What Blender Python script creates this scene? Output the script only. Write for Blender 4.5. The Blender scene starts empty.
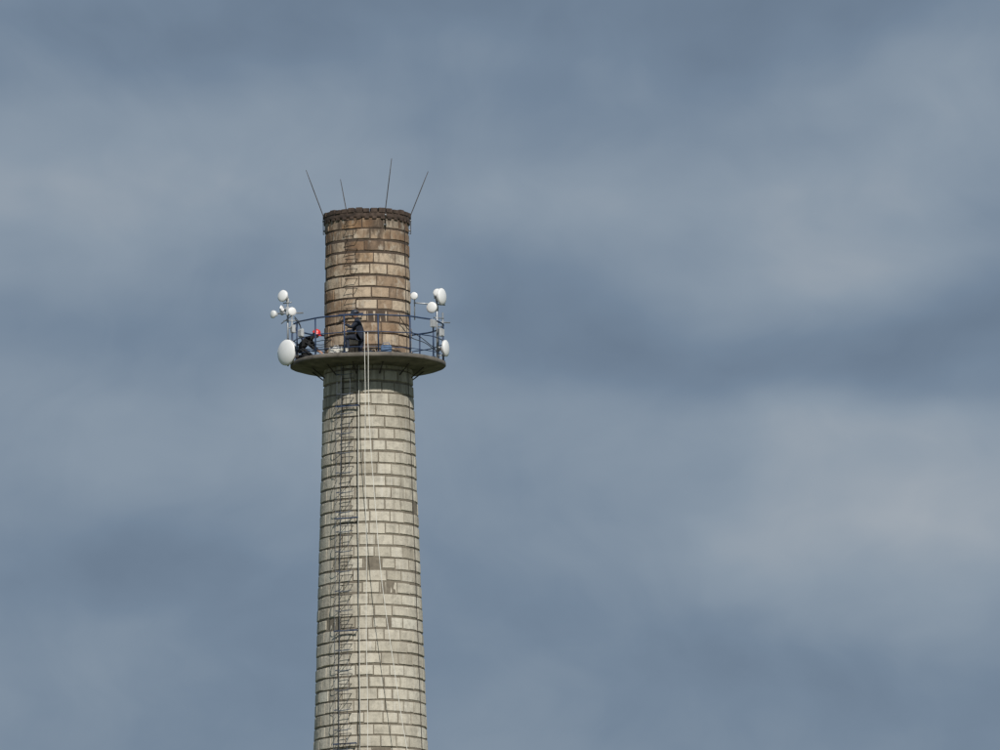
import bpy, bmesh, math, random
from mathutils import Vector, Matrix
random.seed(7)
R = math.radians
scene = bpy.context.scene
scene.view_settings.view_transform = 'Standard'
scene.view_settings.look = 'None'
scene.view_settings.exposure = 0

PZ = 45.04      # top of the service platform
PR = 2.355      # platform radius
TOP = PZ + 4.30 # top of shaft under crown

# ---------------------------------------------------------------- helpers
def link(ob):
    scene.collection.objects.link(ob); return ob

def empty(name):
    e = bpy.data.objects.new(name, None); e.empty_display_size = .3
    return link(e)

def mesh_obj(name, bm, mats, parent=None, smooth=True):
    bmesh.ops.recalc_face_normals(bm, faces=bm.faces)
    me = bpy.data.meshes.new(name); bm.to_mesh(me); bm.free()
    for m in (mats if isinstance(mats, list) else [mats]): me.materials.append(m)
    for p in me.polygons: p.use_smooth = smooth
    ob = link(bpy.data.objects.new(name, me))
    if parent: ob.parent = parent
    return ob

def tube(bm, pts, r, segs=8, mat=0, cap=True):
    pts = [Vector(p) for p in pts]
    n = len(pts); rings = []
    ref = None
    for i, p in enumerate(pts):
        if i == 0: t = pts[1]-p
        elif i == n-1: t = p-pts[i-1]
        else: t = (pts[i+1]-p).normalized()+(p-pts[i-1]).normalized()
        t.normalize()
        if ref is None:
            ref = Vector((0,0,1)) if abs(t.z) < .9 else Vector((1,0,0))
        u = t.cross(ref)
        if u.length < 1e-4: u = t.orthogonal()
        u.normalize(); v = t.cross(u).normalized(); ref = u.cross(t)
        rr = r[i] if isinstance(r, (list, tuple)) else r
        rings.append([bm.verts.new(p+u*rr*math.cos(2*math.pi*k/segs)+v*rr*math.sin(2*math.pi*k/segs)) for k in range(segs)])
    for i in range(n-1):
        for k in range(segs):
            f = bm.faces.new((rings[i][k], rings[i][(k+1)%segs], rings[i+1][(k+1)%segs], rings[i+1][k])); f.material_index = mat
    if cap:
        for rg in (rings[0], rings[-1]):
            f = bm.faces.new(rg); f.material_index = mat

def box(bm, c, s, rot=None, mat=0, bev=0.0):
    res = bmesh.ops.create_cube(bm, size=1)
    vs = res['verts']
    M = Matrix.Translation(Vector(c)) @ (rot.to_4x4() if rot else Matrix.Identity(4)) @ Matrix.Diagonal((s[0], s[1], s[2], 1))
    bmesh.ops.transform(bm, matrix=M, verts=vs)
    fs = set(f for v in vs for f in v.link_faces)
    for f in fs: f.material_index = mat
    if bev > 0:
        es = list(set(e for v in vs for e in v.link_edges))
        r = bmesh.ops.bevel(bm, geom=es, offset=bev, segments=2, affect='EDGES', profile=.5)
        for f in r['faces']: f.material_index = mat

def lathe(bm, prof, segs=64, M=None, mat=0):
    rings = []
    for (r, z) in prof:
        if r < 1e-5:
            v = Vector((0,0,z)); rings.append([bm.verts.new(M@v if M else v)])
        else:
            ring = []
            for k in range(segs):
                a = 2*math.pi*k/segs
                v = Vector((r*math.cos(a), r*math.sin(a), z))
                ring.append(bm.verts.new(M@v if M else v))
            rings.append(ring)
    for a, b in zip(rings[:-1], rings[1:]):
        for k in range(segs):
            k2 = (k+1) % segs
            if len(a) == 1 and len(b) == 1: continue
            if len(a) == 1: f = bm.faces.new((a[0], b[k], b[k2]))
            elif len(b) == 1: f = bm.faces.new((a[k], b[0], a[k2]))
            else: f = bm.faces.new((a[k], a[k2], b[k2], b[k]))
            f.material_index = mat

def pol(r, deg, z):
    """deg measured from the front (-Y) side, positive towards +X"""
    a = R(deg); return Vector((r*math.sin(a), -r*math.cos(a), z))

# ---------------------------------------------------------------- materials
class NT:
    def __init__(s, nt): s.nt = nt; s.n = nt.nodes; s.l = nt.links
    def new(s, t, **kw):
        nd = s.n.new(t)
        for k, v in kw.items(): setattr(nd, k, v)
        return nd
    def link(s, a, b): s.l.new(a, b)
    def math(s, op, a, b=None, c=None, clamp=False):
        nd = s.n.new('ShaderNodeMath'); nd.operation = op; nd.use_clamp = clamp
        for i, x in enumerate((a, b, c)):
            if x is None: continue
            if isinstance(x, (int, float)): nd.inputs[i].default_value = x
            else: s.l.new(x, nd.inputs[i])
        return nd.outputs[0]
    def vec(s, op, a, b=None, c=None):
        nd = s.n.new('ShaderNodeVectorMath'); nd.operation = op
        for i, x in enumerate((a, b, c)):
            if x is None: continue
            if isinstance(x, tuple): nd.inputs[i].default_value = x
            else: s.l.new(x, nd.inputs[i])
        return nd.outputs['Value'] if op == 'DOT_PRODUCT' else nd.outputs[0]
    def mix(s, fac, a, b, mode='MIX'):
        nd = s.n.new('ShaderNodeMix'); nd.data_type = 'RGBA'; nd.blend_type = mode
        for sock, x in ((nd.inputs[0], fac), (nd.inputs[6], a), (nd.inputs[7], b)):
            if isinstance(x, (int, float)): sock.default_value = x
            elif isinstance(x, tuple): sock.default_value = (*x, 1)[:4]
            else: s.l.new(x, sock)
        return nd.outputs[2]
    def ramp(s, fac, stops):
        nd = s.n.new('ShaderNodeValToRGB'); cr = nd.color_ramp
        while len(cr.elements) < len(stops): cr.elements.new(.5)
        for e, (p, c) in zip(cr.elements, stops):
            e.position = p; e.color = (*c, 1) if isinstance(c, tuple) else (c, c, c, 1)
        s.l.new(fac, nd.inputs[0]); return nd.outputs[0]
    def noise(s, vec, scale, detail=4, rough=.55, dim='3D', out='Fac'):
        nd = s.n.new('ShaderNodeTexNoise'); nd.noise_dimensions = dim
        nd.inputs['Scale'].default_value = scale
        nd.inputs['Detail'].default_value = detail; nd.inputs['Roughness'].default_value = rough
        if vec is not None: s.l.new(vec, nd.inputs['Vector'])
        return nd.outputs[out]
    def mapping(s, vec, scale=(1,1,1)):
        nd = s.n.new('ShaderNodeMapping'); nd.inputs['Scale'].default_value = scale
        s.l.new(vec, nd.inputs['Vector']); return nd.outputs[0]

def base_mat(name, rough=.8, metal=0):
    m = bpy.data.materials.new(name); m.use_nodes = True
    t = NT(m.node_tree); b = t.n['Principled BSDF']
    b.inputs['Roughness'].default_value = rough; b.inputs['Metallic'].default_value = metal
    return m, t, b

def simple(name, col, rough=.6, metal=0, var=.25, scale=9):
    m, t, b = base_mat(name, rough, metal)
    tc = t.new('ShaderNodeTexCoord').outputs['Object']
    n = t.noise(tc, scale, 3)
    dark = tuple(c*(1-var) for c in col); lite = tuple(min(1, c*(1+var*.6)) for c in col)
    t.link(t.ramp(n, [(.3, dark), (.7, lite)]), b.inputs['Base Color'])
    return m

def block_mat(name, stops, joint_dirt, upper=False):
    m, t, b = base_mat(name, .93)
    tc = t.new('ShaderNodeTexCoord').outputs['Object']
    at = t.new('ShaderNodeAttribute', attribute_name='blk').outputs['Fac']
    col = t.ramp(at, stops)
    mott = t.noise(tc, 5, 5, .65)
    col = t.mix(1, col, t.ramp(mott, [(.28, .66), (.52, 1.0), (.75, 1.12)]), 'MULTIPLY')
    sep = t.new('ShaderNodeSeparateXYZ'); t.link(tc, sep.inputs[0])
    z = sep.outputs[2]
    if upper:
        streak = t.noise(t.mapping(tc, (2.2, 2.2, .8)), 1.5, 5, .68)
        big = t.noise(tc, 1.3, 4, .6)
        h = t.math('DIVIDE', t.math('SUBTRACT', z, PZ+2.6), 1.7, clamp=True)
        s = t.math('ADD', t.math('MULTIPLY', h, .22), streak)
        s = t.ramp(s, [(.52, 0.0), (.74, .88)])
        col = t.mix(s, col, (.060, .043, .032))
        col = t.mix(t.ramp(big, [(.50, 0.0), (.62, .6)]), col, (.20, .115, .062))
        w = t.noise(t.mapping(tc, (3, 3, 1.6)), 1.7, 3, .6)
        col = t.mix(t.ramp(w, [(.56, 0.0), (.68, .55)]), col, (.50, .45, .375))
    else:
        streak = t.noise(t.mapping(tc, (3.0, 3.0, .30)), 1.5, 4, .62)
        big = t.noise(t.mapping(tc, (1, 1, .6)), 1.1, 3, .5)
        h = t.math('SUBTRACT', 1.0, t.math('DIVIDE', t.math('SUBTRACT', PZ-.2, z), 4.5, clamp=True), clamp=True)
        s = t.math('ADD', t.math('MULTIPLY', h, .20), streak)
        s = t.ramp(s, [(.56, 0.0), (.78, .62)])
        col = t.mix(s, col, (.17, .152, .125))
        col = t.mix(t.ramp(big, [(.50, 0.0), (.72, .32)]), col, (.27, .24, .19))
        w = t.noise(t.mapping(tc, (6, 6, .25)), 1.7, 3, .6)
        col = t.mix(t.ramp(w, [(.58, 0.0), (.70, .45)]), col, (.62, .60, .55))
    sp = t.noise(tc, 18, 3, .65)
    col = t.mix(t.ramp(sp, [(.58, 0.0), (.70, .5)]), col, joint_dirt)
    t.link(col, b.inputs['Base Color'])
    bp = t.new('ShaderNodeBump'); bp.inputs['Strength'].default_value = .6; bp.inputs['Distance'].default_value = .02
    t.link(t.noise(tc, 14, 4, .7), bp.inputs['Height']); t.link(bp.outputs[0], b.inputs['Normal'])
    return m

M_up = block_mat('weathered_brown_blocks', [(0, (.17,.115,.08)), (.25, (.33,.24,.165)), (.5, (.46,.36,.26)), (.8, (.56,.475,.37)), (1, (.42,.27,.155))], (.14,.10,.075), True)
M_lo = block_mat('pale_stack_blocks', [(0, (.38,.345,.28)), (.3, (.49,.455,.38)), (.7, (.55,.51,.43)), (1, (.61,.58,.50))], (.28,.245,.195))
M_mort_up = simple('sooty_mortar', (.085,.062,.047), .95)
M_mort_lo = simple('mortar', (.19,.165,.13), .95)
M_crown = simple('crown_brick', (.070,.048,.037), .9, var=.6, scale=7)
M_conc = simple('platform_concrete', (.15,.135,.118), .92, var=.5, scale=2.5)
M_blue = simple('blue_railing_paint', (.022,.045,.105), .5, var=.3)
M_galv = simple('galvanised_steel', (.36,.38,.40), .45, .6, var=.25)
M_rust = simple('dark_iron', (.07,.06,.055), .7, .3, var=.4)
M_ladder = simple('ladder_steel', (.12,.14,.18), .6, .2, var=.4)
M_white = simple('white_radome', (.80,.81,.82), .4, var=.05, scale=3)
M_grey = simple('grey_housing', (.42,.44,.46), .5, var=.15)
M_blk = simple('black_cable', (.02,.02,.022), .6)
M_rope = simple('white_rope', (.72,.71,.66), .9, var=.15, scale=30)
M_cloth = simple('navy_workwear', (.018,.024,.042), .9, var=.4)
M_cloth2 = simple('black_workwear', (.014,.014,.016), .9, var=.4)
M_red = simple('red_helmet', (.62,.03,.025), .35, var=.1)
M_dhelm = simple('dark_helmet', (.03,.035,.05), .35, var=.1)
M_skin = simple('skin', (.45,.26,.18), .6, var=.1)
M_hair = simple('brown_hair', (.05,.03,.02), .8)
M_eye = simple('eye', (.02,.015,.012), .3)
M_boot = simple('boot_leather', (.03,.022,.016), .6)
M_strap = simple('harness_webbing', (.12,.035,.025), .8)
M_bag = simple('blue_bag', (.10,.17,.30), .8, var=.3)

# ---------------------------------------------------------------- chimney
chimney = empty('brick_chimney')
def rad(z):
    h = z-PZ
    if h > -.2: return 1.328 - .0125*(h+.2)
    return 1.346 - .0322*(h+.2)

def courses(name, z0, z1, ch, mat, mort, blen, bed, head, parent, jit):
    n = round((z1-z0)/ch); ch = (z1-z0)/n
    bm = bmesh.new(); lay = bm.faces.layers.float.new('blk')
    for i in range(n):
        a, b = z0+i*ch, z0+(i+1)*ch
        r0 = rad((a+b)/2); nb = max(12, round(2*math.pi*r0/blen))
        off = (i % 2)*.5+random.uniform(-.16, .16)
        edges = [(k+off+random.uniform(-.14, .14))*2*math.pi/nb for k in range(nb)]
        edges.append(edges[0]+2*math.pi)
        cv = random.uniform(-.08, .08); dz = random.uniform(-.008, .008)
        co = random.uniform(-.006, .006)
        for k in range(nb):
            g = head/2/r0*random.uniform(.4, 1.6); bv = .016/r0*random.uniform(.6, 1.8)
            A, B = edges[k]+g, edges[k+1]-g
            cols = [A, A+bv, A+(B-A)*.35, A+(B-A)*.65, B-bv, B]
            gb = bed/2*random.uniform(.6, 1.4); bz = .018*random.uniform(.6, 2.0)
            rows = [a+gb+dz, a+gb+bz+dz, b-gb-bz+dz, b-gb+dz]
            o = random.uniform(-jit, jit)+co
            if random.random() < .05: o -= .02
            tilt = random.uniform(-jit, jit)*.6
            val = min(1, max(0, random.gauss(.5, .25)+cv))
            grid = []
            for ri, z in enumerate(rows):
                row = []
                for ci, an in enumerate(cols):
                    edge = ri in (0, 3) or ci in (0, 5)
                    rr = rad(z)+o+tilt*(ci-2.5)/2.5+(-.05 if edge else random.uniform(-.004, .004))
                    row.append(bm.verts.new((rr*math.cos(an), rr*math.sin(an), z+(0 if edge else random.uniform(-.006, .006)))))
                grid.append(row)
            for ri in range(3):
                for ci in range(5):
                    f = bm.faces.new((grid[ri][ci], grid[ri][ci+1], grid[ri+1][ci+1], grid[ri+1][ci])); f[lay] = val
    mesh_obj(name+'_blocks', bm, mat, parent, smooth=False)
    bm = bmesh.new()
    zs = [z0+(z1-z0)*k/20 for k in range(21)]
    lathe(bm, [(rad(z)-.024, z) for z in zs], 96)
    mesh_obj(name+'_mortar', bm, mort, parent)

courses('upper_shaft', PZ-.0, TOP, .345, M_up, M_mort_up, .60, .034, .010, chimney, .009)
courses('lower_shaft', 1.2, PZ-.02, .358, M_lo, M_mort_lo, .54, .030, .007, chimney, .006)
bm = bmesh.new()
lathe(bm, [(3.2, -.2), (3.2, 1.0), (3.1, 1.1), (2.7, 1.22)], 8)
mesh_obj('plinth', bm, M_conc, chimney, False)
bm = bmesh.new()
lathe(bm, [(1.0, TOP+.1), (1.0, TOP-6), (0, TOP-6)], 48)
mesh_obj('flue_lining', bm, M_mort_up, chimney)
bm = bmesh.new()
lathe(bm, [(rad(TOP)-.04, TOP-.02), (rad(TOP)+.02, TOP-.02), (rad(TOP)+.035, TOP+.02), (rad(TOP)+.03, TOP+.14), (1.0, TOP+.15)], 96)
n = 34
for k in range(n):
    a = 360*k/n+random.uniform(-1, 1)
    rot = Matrix.Rotation(R(a), 3, 'Z')
    hgt = .13+random.uniform(-.02, .02)
    box(bm, pol(rad(TOP)-.06+random.uniform(-.012, .012), a, TOP+.13+hgt/2-.005), (.205*random.uniform(.9, 1.05), .22, hgt), rot, bev=.008)
for k in range(34):
    a = 360*k/34+random.uniform(-.6, .6)
    box(bm, pol(rad(TOP)-.035, a, TOP-.03), (.13, .14, .08), Matrix.Rotation(R(a), 3, 'Z'), bev=.006)
mesh_obj('crown', bm, M_crown, chimney, False)

# ---------------------------------------------------------------- platform
plat = empty('service_platform')
bm = bmesh.new()
lathe(bm, [(1.25, PZ), (PR-.015, PZ), (PR, PZ-.015), (PR, PZ-.11), (PR-.02, PZ-.13), (1.9, PZ-.18), (1.5, PZ-.24), (1.25, PZ-.25)], 128)
for v in bm.verts:
    if v.co.xy.length > 2.2:
        a = math.atan2(v.co.y, v.co.x)
        k = 1+.003*math.sin(7*a)+.002*math.sin(23*a+1)
        v.co.x *= k; v.co.y *= k; v.co.z += .012*math.sin(5*a+.5)
mesh_obj('slab', bm, M_conc, plat)
bm = bmesh.new()
for k in range(12):
    a = 15+30*k
    tube(bm, [pol(1.30, a, PZ-.50), pol(1.36, a, PZ-.50), pol(1.75, a, PZ-.20)], .022, 6)
mesh_obj('brackets', bm, M_rust, plat, False)

# ---------------------------------------------------------------- railing
rail = empty('safety_railing')
bm = bmesh.new()
RR = PR-.06
for h, rr in ((1.13, .024), (.62, .016), (.16, .012)):
    pts = [pol(RR, 360*k/96, PZ+h+.006*math.sin(k*.9)) for k in range(97)]
    tube(bm, pts, rr, 8, cap=False)
mesh_obj('rails', bm, M_blue, rail)
bm = bmesh.new()
for k in range(14):
    a = 360*k/14+8
    tube(bm, [pol(RR+.0, a, PZ-.12), pol(RR+.0, a+random.uniform(-.4, .4), PZ+1.15)], .024, 8)
    box(bm, pol(RR, a, PZ+.012), (.12, .1, .02), Matrix.Rotation(R(a), 3, 'Z'))
mesh_obj('posts', bm, M_blue, rail)

# ---------------------------------------------------------------- ladder
ladder = empty('access_ladder')
bm = bmesh.new(); bh = bmesh.new(); bb = bmesh.new()
def lad(zlo, zhi, ang, cage=True):
    z = zlo; i = 0
    while z < zhi:
        r = rad(z); w = .17/r
        d = math.degrees(w)
        j = random.uniform(-.5, .5)
        p = [pol(r-.03, ang-d+j, z), pol(r+.15, ang-d*.9+j, z-.02), pol(r+.15, ang+d*.9+j, z-.02), pol(r-.03, ang+d+j, z)]
        tube(bm, p, .012, 6)
        z += .30; i += 1
    if cage:
        z = zlo+2.2 if zlo < 5 else zlo+.6
        zst = z
        er = pol(1, ang, 0); et = Vector((math.cos(R(ang)), math.sin(R(ang)), 0))
        while z < zhi:
            pts = []
            tw = random.uniform(-.02, .02)
            c = pol(rad(z)+.20, ang, z)
            for k in range(15):
                t = R(-115+230*k/14)
                pts.append(c+er*(.27*math.cos(t)+.05)+et*(.25*math.sin(t)+tw)+Vector((0, 0, -.06*math.cos(t))))
            tube(bh, pts, .011, 5)
            z += .60
        for t in (-60, 0, 60):
            zs = [zst+(zhi-zst)*k/60 for k in range(61)]
            tube(bh, [pol(rad(q)+.25, ang, q)+er*.27*math.cos(R(t))+et*(.25*math.sin(R(t))+.01*math.sin(q*2.1+t)) for q in zs], .006, 4)
    z = zlo+1
    while z < zhi:
        et = Vector((math.cos(R(ang)), math.sin(R(ang)), 0))
        c = pol(rad(z)+.10, ang, z)
        box(bb, c, (.78, .03, .04), Matrix.Rotation(R(ang), 3, 'Z'))
        for s in (-1, 1):
            q = c+et*.34*s
            tube(bb, [q, q-pol(.22, ang, 0)], .013, 6)
        z += 3.42
lad(1.5, PZ-.25, -25.5)
lad(PZ+.3, TOP, -21, cage=False)
mesh_obj('step_irons', bm, M_rust, ladder)
mesh_obj('safety_cage', bh, M_ladder, ladder)
mesh_obj('wall_brackets', bb, M_blue, ladder, False)
cab = empty('antenna_feeder_cable')
bm = bmesh.new(); bw = bmesh.new()
for j, (a0, rr, wh) in enumerate(((-13, .010, 0), (-11.5, .011, 1), (-34, .012, 0))):
    pts = []
    z = PZ-.2
    while z > 1.5:
        pts.append(pol(rad(z)+.03+.012*random.random(), a0+random.uniform(-.35, .35)+.8*math.sin(z*.4+j), z)); z -= .45
    tube(bw if wh else bm, pts, rr, 6)
mesh_obj('dark_cables', bm, M_blk, cab); mesh_obj('pale_cable', bw, M_rope, cab)

# ---------------------------------------------------------------- lightning rods
for a, lean_a, ln, tl in ((-88, -88, 1.5, 20), (-160+5, -152, 1.50, 20), (25, 35, 1.55, 13), (88, 88, 1.45, 22)):
    e = empty('lightning_rod')
    b0 = pol(rad(TOP)+.02, a, TOP-.35)
    d = (pol(math.sin(R(tl)), lean_a, 0)+Vector((0, 0, math.cos(R(tl)))))
    b1 = pol(rad(TOP)+.055, a, TOP+.22)
    bm = bmesh.new()
    tube(bm, [b0, b0+pol(.035, a, 0), b1, b1+d*ln*.6, b1+d*ln], [.016, .016, .016, .015, .010], 6)
    mesh_obj('rod', bm, M_rust, e)
    bm = bmesh.new()
    box(bm, pol(rad(TOP)+.02, a, TOP-.25), (.07, .06, .05), Matrix.Rotation(R(a), 3, 'Z'))
    box(bm, pol(rad(TOP)+.055, a, TOP+.05), (.05, .05, .04), Matrix.Rotation(R(a), 3, 'Z'))
    mesh_obj('clamp', bm, M_galv, e)
bm = bmesh.new()
pts = []; z = TOP-.2
while z > .5:
    pts.append(pol(rad(z)+.02, 62+random.uniform(-.4, .4), z)); z -= .5
tube(bm, pts, .009, 5)
mesh_obj('lightning_conductor', bm, M_rust)

# ---------------------------------------------------------------- antennas
def dish(loc, d, r, deep=.45, arm=None, tilt=0):
    e = empty('dish_antenna'); e.location = loc
    d = Vector(d).normalized(); Mx = d.to_track_quat('Z', 'Y').to_matrix().to_4x4()
    bm = bmesh.new()
    lathe(bm, [(0, r*.20), (r*.35, r*.18), (r*.7, r*.11), (r*.94, r*.02), (r, -.01), (r, -.03-r*.12)], 40, Mx)
    mesh_obj('radome', bm, M_white, e)
    bm = bmesh.new()
    lathe(bm, [(r*1.02, -r*.03), (r*1.02, -r*.15), (r*.8, -r*.30), (r*.45, -r*deep), (r*.22, -r*(deep+.08)), (r*.22, -r*(deep+.35)), (0, -r*(deep+.35))], 40, Mx)
    mesh_obj('reflector', bm, M_white, e)
    bm = bmesh.new()
    box(bm, Mx@Vector((0, 0, -r*(deep+.55))), (max(.10, r*.45), max(.10, r*.45), max(.09, r*.35)), Mx.to_3x3(), bev=.01)
    back = Mx@Vector((0, 0, -r*(deep+.5)))
    if arm is not None:
        a = Vector(arm)-Vector(loc)
        tube(bm, [back, a], .02, 8)
        box(bm, a, (.09, .09, .14), bev=.01)
    mesh_obj('radio_unit_and_bracket', bm, M_grey, e)
    return e

def mast(p, z0, z1, arms, r=.03):
    e = empty('antenna_mast')
    bm = bmesh.new()
    tube(bm, [(p[0], p[1], PZ+z0), (p[0], p[1], PZ+z1)], r, 10)
    for (a, b, rr) in arms:
        tube(bm, [(a[0], a[1], PZ+a[2]), (b[0], b[1], PZ+b[2])], rr, 8)
    ang = math.degrees(math.atan2(p[0], -p[1]))
    for z in (.16, 1.05):
        q = pol(RR, ang, PZ+z)
        tube(bm, [(p[0], p[1], PZ+z), q], .02, 6)
    mesh_obj('pole', bm, M_galv, e)
    return e

mast((-2.42, -.30), -.12, 2.0, [((-2.85, -.25, 1.50), (-1.95, -.35, 1.50), .022), ((-2.62, -.3, 1.18), (-2.2, -.3, 1.5), .016), ((-2.55, -.2, 1.82), (-2.3, -.4, 1.82), .018)])
dish((-2.58, -.55, PZ+2.0), (-.62, -.72, .12), .18, arm=(-2.42, -.30, PZ+1.88))
dish((-2.28, -.54, PZ+1.52), (.35, -.9, 0), .13, arm=(-2.42, -.30, PZ+1.5))
dish((-2.88, -.40, PZ+1.46), (-.8, -.6, 0), .12, arm=(-2.80, -.26, PZ+1.5))
dish((-2.48, -.52, PZ+.27), (-.74, -.66, 0), .39, deep=.40, arm=(-2.31, -.02, PZ+.3))
dish((-2.62, .15, PZ+1.66), (-.9, .3, 0), .15, arm=(-2.42, -.28, PZ+1.62))
mast((-2.30, .55), -.1, 1.75, [((-2.55, .5, 1.4), (-2.0, .6, 1.4), .02)], .026)
mast((2.10, -.35), -.12, 2.15, [((1.40, -.75, 1.72), (2.35, -.3, 1.72), .022), ((1.42, -.75, 1.2), (1.42, -.75, 2.0), .018), ((2.0, -.4, 1.32), (2.3, -.2, 1.32), .018)])
dish((1.40, -.98, PZ+1.90), (-.35, -.9, 0), .115, arm=(1.42, -.75, PZ+1.9))
dish((1.93, -.62, PZ+1.60), (-.45, -.85, 0), .17, arm=(2.10, -.35, PZ+1.6))
dish((2.27, -.50, PZ+1.95), (.86, -.50, 0), .25, deep=.35, arm=(2.10, -.35, PZ+1.9))
dish((2.10, -.58, PZ+2.06), (-.3, -.92, .1), .12, arm=(2.10, -.35, PZ+2.05))
dish((2.38, -.25, PZ+.40), (.93, -.36, 0), .25, arm=(2.26, .08, PZ+.4))
mast((2.28, .45), -.1, 1.6, [((2.0, .4, 1.3), (2.5, .5, 1.3), .02)], .026)
for (a, h) in ((-72, .95), (-58, .75), (70, .8), (56, 1.0), (-84, .55)):
    bm = bmesh.new()
    rot = Matrix.Rotation(R(a), 3, 'Z')
    box(bm, pol(RR+.07, a, PZ+h), (.17, .09, .24), rot, bev=.012)
    for q in range(5):
        box(bm, pol(RR+.125, a-2+q*1.0, PZ+h), (.012, .03, .20), rot)
    box(bm, pol(RR+.02, a, PZ+h), (.05, .06, .1), rot)
    mesh_obj('radio_unit', bm, M_grey, None, False)
lc = empty('railing_cable')
bm = bmesh.new()
for s in range(6):
    a0, a1 = random.choice([(-88, -25), (-80, -30), (25, 80), (40, 88)])
    h0, h1 = random.uniform(.6, 1.5), random.uniform(.05, .5)
    pts = []
    for k in range(20):
        t = k/19
        pts.append(pol(RR-.05-.1*math.sin(t*9), a0+(a1-a0)*t, PZ+h0*(1-t)+h1*t-.35*math.sin(math.pi*t)*min(1, h0)+.03*math.sin(t*17+s)+.05))
    tube(bm, pts, .012, 6)
mesh_obj('cables', bm, M_blk, lc)

# ---------------------------------------------------------------- ropes
def rope(pts, r=.010):
    bm = bmesh.new(); tube(bm, pts, r, 6); return mesh_obj('climbing_rope', bm, M_rope)
def hang(x0, drift, y0, seed, a0=0):
    pts = []
    n = 90
    for k in range(n+1):
        z = PZ+.02-(PZ-.1)*k/n
        d = max(0, PZ-z)
        pts.append((x0+drift(d)+.012*math.sin(d*1.3+seed), y0-d*.024-.02, z))
    return pts
rope([(-.10, -2.29, PZ+.62), (-.10, -2.33, PZ+.3)]+hang(-.10, lambda d: 0, -2.375, 0), .010)
rope([(.0, -2.29, PZ+.62), (.0, -2.33, PZ+.3)]+hang(.0, lambda d: .0085*d**1.95 if d < 12 else 1.08+.19*(d-12), -2.375, 2), .011)
def coil(c, r, turns, tilt):
    pts = []
    for k in range(turns*14):
        t = 2*math.pi*k/14
        rr = r*(1+.15*math.sin(k*1.7))
        pts.append((c[0]+rr*math.cos(t), c[1]+rr*.7*math.sin(t), c[2]+.02+.006*k/2+.012*math.sin(k*2.3)))
    rope(pts, .014)
coil((-1.0, -1.85, PZ), .17, 4, 0)
coil((-.72, -1.98, PZ), .12, 3, 0)
bm = bmesh.new()
box(bm, (.55, -2.02, PZ+.12), (.34, .22, .22), bev=.05)
tube(bm, [(.43, -2.02, PZ+.22), (.47, -2.02, PZ+.31), (.63, -2.02, PZ+.31), (.67, -2.02, PZ+.22)], .012, 6)
mesh_obj('tool_bag', bm, M_bag)
bm = bmesh.new()
box(bm, (-.95, -1.55, PZ+.13), (.34, .2, .2), bev=.015)
box(bm, (-.95, -1.55, PZ+.245), (.36, .22, .035), bev=.01)
tube(bm, [(-1.03, -1.55, PZ+.26), (-1.01, -1.55, PZ+.31), (-.89, -1.55, PZ+.31), (-.87, -1.55, PZ+.26)], .012, 6)
mesh_obj('tool_box', bm, M_grey)

# ---------------------------------------------------------------- workers
def skin_obj(name, verts, edges, radii, root, mat, parent, sub=2):
    me = bpy.data.meshes.new(name); me.from_pydata([Vector(v) for v in verts], edges, [])
    me.materials.append(mat)
    ob = link(bpy.data.objects.new(name, me)); ob.parent = parent
    sk = ob.modifiers.new('Skin', 'SKIN'); sk.use_smooth_shade = True
    for i, sv in enumerate(me.skin_vertices[0].data):
        r = radii[i]; sv.radius = r if isinstance(r, tuple) else (r, r); sv.use_root = (i == root)
    ss = ob.modifiers.new('Sub', 'SUBSURF'); ss.levels = sub; ss.render_levels = sub
    return ob

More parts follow.
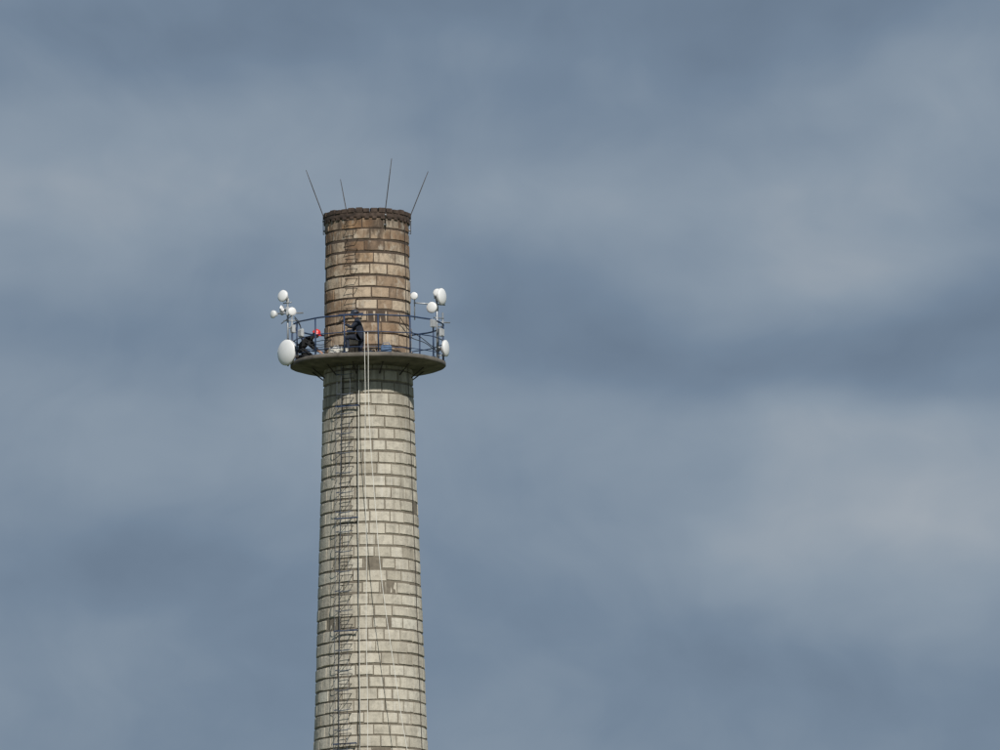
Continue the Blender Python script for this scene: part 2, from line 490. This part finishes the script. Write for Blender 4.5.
def worker(J, loc, rotz, cloth, helmet_mat):
    e = empty('worker'); e.location = loc; e.rotation_euler = (0, 0, rotz)
    names = ['pel', 'waist', 'chest', 'neck0', 'neck1',
             'hL', 'kL', 'aL', 'hR', 'kR', 'aR', 'sL', 'eL', 'wL', 'sR', 'eR', 'wR']
    rr = {'pel': (.17,.14), 'waist': (.15,.125), 'chest': (.18,.14), 'neck0': .078, 'neck1': .057,
          'hL': .11, 'hR': .11, 'kL': .074, 'kR': .074, 'aL': .052, 'aR': .052,
          'sL': .082, 'sR': .082, 'eL': .056, 'eR': .056, 'wL': .040, 'wR': .040}
    E = [('pel','waist'), ('waist','chest'), ('chest','neck0'), ('neck0','neck1'), ('pel','hL'), ('hL','kL'), ('kL','aL'),
         ('pel','hR'), ('hR','kR'), ('kR','aR'), ('chest','sL'), ('sL','eL'), ('eL','wL'), ('chest','sR'), ('sR','eR'), ('eR','wR')]
    ix = {n: i for i, n in enumerate(names)}
    skin_obj('body', [J[n] for n in names], [(ix[a], ix[b]) for a, b in E], [rr[n] for n in names], 0, cloth, e)
    for s in 'LR':
        a = Vector(J['a'+s]); t = Vector(J['t'+s]); d = (t-a)
        heel = a+Vector((0, 0, -.02))
        skin_obj('boot_'+s, [a+Vector((0, 0, .06)), heel, a+d*.5, t], [(0, 1), (1, 2), (2, 3)], [.055, .052, .047, .036], 0, M_boot, e)
        w = Vector(J['w'+s]); el = Vector(J['e'+s]); f = (w-el).normalized()
        side = f.cross(Vector((0, 0, 1))).normalized()
        if s == 'L': side = -side
        up = side.cross(f).normalized()
        if up.z < 0: up = -up
        palm = w+f*.09
        skin_obj('palm_'+s, [w-f*.03, w+f*.04, palm], [(0, 1), (1, 2)], [(.028,.024), (.042,.02), (.042,.018)], 0, M_skin, e)
        for q, (off, ln) in enumerate(((-.030, .072), (-.010, .08), (.010, .075), (.030, .058))):
            b = w+f*.07+side*off
            p1 = b+f*ln*.45; p2 = p1+(f*.7-up*.7)*ln*.4; p3 = p2+(f*.1-up)*ln*.3
            skin_obj('finger_%s%d' % (s, q), [b, p1, p2, p3], [(0, 1), (1, 2), (2, 3)], [.010, .0095, .009, .008], 0, M_skin, e, 1)
        b = w+f*.025-side*.03
        skin_obj('thumb_'+s, [b, b+f*.03-side*.03, b+f*.06-side*.035-up*.02], [(0, 1), (1, 2)], [.013, .011, .009], 0, M_skin, e, 1)
    hc = Vector(J['head']); fd = Vector(J['look']).normalized()
    X = fd; Y = Vector((0, 0, 1)).cross(X).normalized(); Z = X.cross(Y).normalized()
    Mh = Matrix.Translation(hc) @ Matrix((X, Y, Z)).transposed().to_4x4()
    bm = bmesh.new()
    bmesh.ops.create_uvsphere(bm, u_segments=24, v_segments=18, radius=1)
    for v in bm.verts:
        x, y, z = v.co
        k = 1-.22*max(0, -z)
        v.co = Vector((x*.098*(1-.08*max(0, -z))+.012*max(0, -z), y*.076*k, z*.118))
    nose = bmesh.ops.create_cone(bm, segments=8, radius1=.017, radius2=.006, depth=.05, cap_ends=True)['verts']
    bmesh.ops.transform(bm, matrix=Matrix.Translation((.105, 0, -.012)) @ Matrix.Rotation(R(18), 4, 'Y'), verts=nose)
    for s in (-1, 1):
        ear = bmesh.ops.create_uvsphere(bm, u_segments=10, v_segments=8, radius=1)['verts']
        bmesh.ops.transform(bm, matrix=Matrix.Translation((-.005, s*.076, -.01)) @ Matrix.Diagonal((.02, .01, .032, 1)), verts=ear)
    box(bm, (.092, 0, -.055), (.02, .045, .012), bev=.004)
    bmesh.ops.transform(bm, matrix=Mh, verts=bm.verts)
    mesh_obj('head', bm, M_skin, e)
    bm = bmesh.new()
    for s in (-1, 1):
        ev = bmesh.ops.create_uvsphere(bm, u_segments=10, v_segments=8, radius=.011)['verts']
        bmesh.ops.transform(bm, matrix=Matrix.Translation((.088, s*.032, .008)), verts=ev)
    bmesh.ops.transform(bm, matrix=Mh, verts=bm.verts)
    mesh_obj('eyes', bm, M_eye, e)
    bm = bmesh.new()
    bmesh.ops.create_uvsphere(bm, u_segments=20, v_segments=14, radius=1)
    bmesh.ops.transform(bm, matrix=Mh @ Matrix.Translation((-.02, 0, .02)) @ Matrix.Diagonal((.094, .083, .10, 1)), verts=bm.verts)
    mesh_obj('hair', bm, M_hair, e)
    bm = bmesh.new()
    lathe(bm, [(0, .155), (.05, .148), (.09, .115), (.112, .06), (.118, .025), (.135, .018), (.132, .01), (.11, .012)], 28)
    for v in bm.verts:
        v.co.x *= 1.12
        if v.co.z < .03 and v.co.x > .08: v.co.x += .035; v.co.z -= .008
    bmesh.ops.transform(bm, matrix=Mh @ Matrix.Translation((-.005, 0, .02)), verts=bm.verts)
    mesh_obj('helmet', bm, helmet_mat, e)
    bm = bmesh.new()
    pw = Vector(J['pel'])*.4+Vector(J['waist'])*.6; ax = (Vector(J['waist'])-Vector(J['pel'])).normalized()
    q = ax.to_track_quat('Z', 'Y').to_matrix()
    ring = [pw+q@Vector((.112*math.cos(2*math.pi*k/24), .112*math.sin(2*math.pi*k/24), 0)) for k in range(25)]
    tube(bm, ring, .020, 6, cap=False)
    mesh_obj('harness_belt', bm, M_strap, e)
    return e

kneel = dict(pel=(0,0,.52), waist=(.03,0,.72), chest=(.09,0,.93), neck0=(.13,0,1.07), neck1=(.15,0,1.13), head=(.18,0,1.20), look=(1,-.1,-.35),
             hL=(.03,.10,.50), kL=(.42,.15,.50), aL=(.38,.15,.10), tL=(.58,.16,.04),
             hR=(.0,-.10,.49), kR=(.05,-.13,.07), aR=(-.36,-.12,.09), tR=(-.44,-.12,.03),
             sL=(.09,.19,.98), eL=(.28,.24,.78), wL=(.46,.12,.90), sR=(.10,-.19,.98), eR=(.27,-.27,.76), wR=(.48,-.20,.74))
crouch = dict(pel=(0,0,.30), waist=(.10,0,.46), chest=(.27,0,.60), neck0=(.40,0,.68), neck1=(.45,0,.71), head=(.52,0,.75), look=(1,-.2,-.55),
              hL=(.03,.10,.30), kL=(.42,.17,.08), aL=(.0,.14,.09), tL=(-.10,.14,.04),
              hR=(.03,-.10,.30), kR=(.42,-.17,.08), aR=(.0,-.14,.09), tR=(-.10,-.14,.04),
              sL=(.29,.19,.62), eL=(.42,.25,.38), wL=(.60,.14,.26), sR=(.29,-.19,.62), eR=(.40,-.27,.38), wR=(.60,-.20,.24))
worker(kneel, (-.20, -1.84, PZ), R(176), M_cloth, M_dhelm)
worker(crouch, (-2.07, -.75, PZ), R(-14), M_cloth2, M_red)

# ---------------------------------------------------------------- ground
m, t, b = base_mat('grass_ground', .95)
tc = t.new('ShaderNodeTexCoord').outputs['Object']
c = t.ramp(t.noise(tc, .02, 6, .6), [(.35, (.05,.07,.025)), (.55, (.08,.10,.035)), (.7, (.13,.12,.06))])
c = t.mix(.5, c, t.ramp(t.noise(tc, 1.5, 5, .7), [(.3, (.03,.045,.015)), (.7, (.12,.13,.06))]))
t.link(c, b.inputs['Base Color'])
bm = bmesh.new()
bmesh.ops.create_circle(bm, cap_ends=True, segments=96, radius=9000)
mesh_obj('ground', bm, m, None, False)

# ---------------------------------------------------------------- light
SE, SA = R(42), R(14)
sd = Vector((math.sin(SA)*math.cos(SE), -math.cos(SA)*math.cos(SE), math.sin(SE)))
L = bpy.data.lights.new('sun', 'SUN'); L.energy = 3.9; L.angle = R(.53); L.color = (1, .95, .87)
so = link(bpy.data.objects.new('sun', L)); so.rotation_euler = sd.to_track_quat('Z', 'Y').to_euler(); so.location = sd*100

w = bpy.data.worlds.new('World'); scene.world = w; w.use_nodes = True
w.cycles.sampling_method = 'MANUAL'; w.cycles.sample_map_resolution = 256
t = NT(w.node_tree); t.n.clear()
out = t.new('ShaderNodeOutputWorld')
sky = t.new('ShaderNodeTexSky'); sky.sky_type = 'NISHITA'; sky.sun_disc = False
sky.sun_elevation = SE; sky.sun_rotation = math.atan2(sd.x, sd.y)
bg1 = t.new('ShaderNodeBackground'); bg1.inputs[1].default_value = .08; t.link(sky.outputs[0], bg1.inputs[0])
d = t.new('ShaderNodeTexCoord').outputs['Generated']
sp = t.new('ShaderNodeSeparateXYZ'); t.link(d, sp.inputs[0])
az = t.math('MULTIPLY', t.math('ARCTAN2', sp.outputs[0], sp.outputs[1]), 57.2958)
el = t.math('MULTIPLY', t.math('ARCSINE', sp.outputs[2]), 57.2958)
cv = t.new('ShaderNodeCombineXYZ'); t.link(az, cv.inputs[0]); t.link(el, cv.inputs[1])
P = cv.outputs[0]                                 # sky position in degrees
Q = t.vec('MULTIPLY', P, (.55, 1, 1))
wn = t.noise(Q, .75, 3, .5, '2D', 'Color')        # slow turbulence
P2 = t.vec('MULTIPLY_ADD', t.vec('SUBTRACT', wn, (.5, .5, .5)), (1.8, .9, 0), P)
# cloud masses: azimuth, elevation (deg), half widths, lightness
clouds = [(-1.11, 9.71, .9, .42, .26), (-1.94, 9.25, .5, .40, .22), (1.14, 10.6, 2.4, .30, -.24), (3.50, 10.24, .55, .35, .25),
          (1.96, 9.59, 1.5, .30, .20), (2.85, 9.06, .7, .18, .18), (2.85, 8.62, 1.3, .20, -.20), (-1.59, 8.75, .8, .25, -.10),
          (1.14, 8.88, .6, .3, -.12), (-1.0, 8.25, 1.2, .25, .08), (3.15, 7.50, .9, .42, .36), (2.56, 8.05, 1.5, .22, .16),
          (-1.29, 7.34, .9, .3, -.16), (.78, 6.8, 3, .4, -.06), (3.15, 6.4, 1, .3, -.18), (-1.7, 6.87, .6, .2, .08)]
tot = t.math('MULTIPLY_ADD', t.noise(t.vec('ADD', Q, (31, 17, 5)), .9, 4, .45, '2D'), .50, -.25+.45)
for a, e_, sa, se, amp in clouds:
    dv = t.vec('MULTIPLY_ADD', P2, (1/sa, 1/se, 0), (-a/sa, -e_/se, 0))
    g = t.math('POWER', .5, t.vec('DOT_PRODUCT', dv, dv))
    tot = t.math('MULTIPLY_ADD', g, amp, tot)
v = t.math('MULTIPLY_ADD', t.noise(P2, 1.7, 4, .5, '2D'), .20, t.math('SUBTRACT', tot, .10))
cc = t.ramp(v, [(0, (.112,.155,.220)), (.35, (.170,.228,.308)), (.65, (.250,.308,.378)), (1, (.385,.420,.460))])
bg2 = t.new('ShaderNodeBackground'); t.link(cc, bg2.inputs[0]); bg2.inputs[1].default_value = 1.0
mx = t.new('ShaderNodeMixShader'); mx.inputs[0].default_value = .96
t.link(bg1.outputs[0], mx.inputs[1]); t.link(bg2.outputs[0], mx.inputs[2]); t.link(mx.outputs[0], out.inputs[0])

# ---------------------------------------------------------------- camera
cam = bpy.data.cameras.new('camera'); cam.sensor_width = 36; cam.lens = 348.5
cam.clip_start = 1; cam.clip_end = 20000
co = link(bpy.data.objects.new('camera', cam)); co.location = (0, -290, 1.7)
pitch, yaw, roll = R(8.423), R(.789), R(.54)
co.matrix_world = Matrix.Translation(co.location) @ Matrix.Rotation(-yaw, 4, 'Z') @ Matrix.Rotation(math.pi/2+pitch, 4, 'X') @ Matrix.Rotation(-roll, 4, 'Z')
scene.camera = co
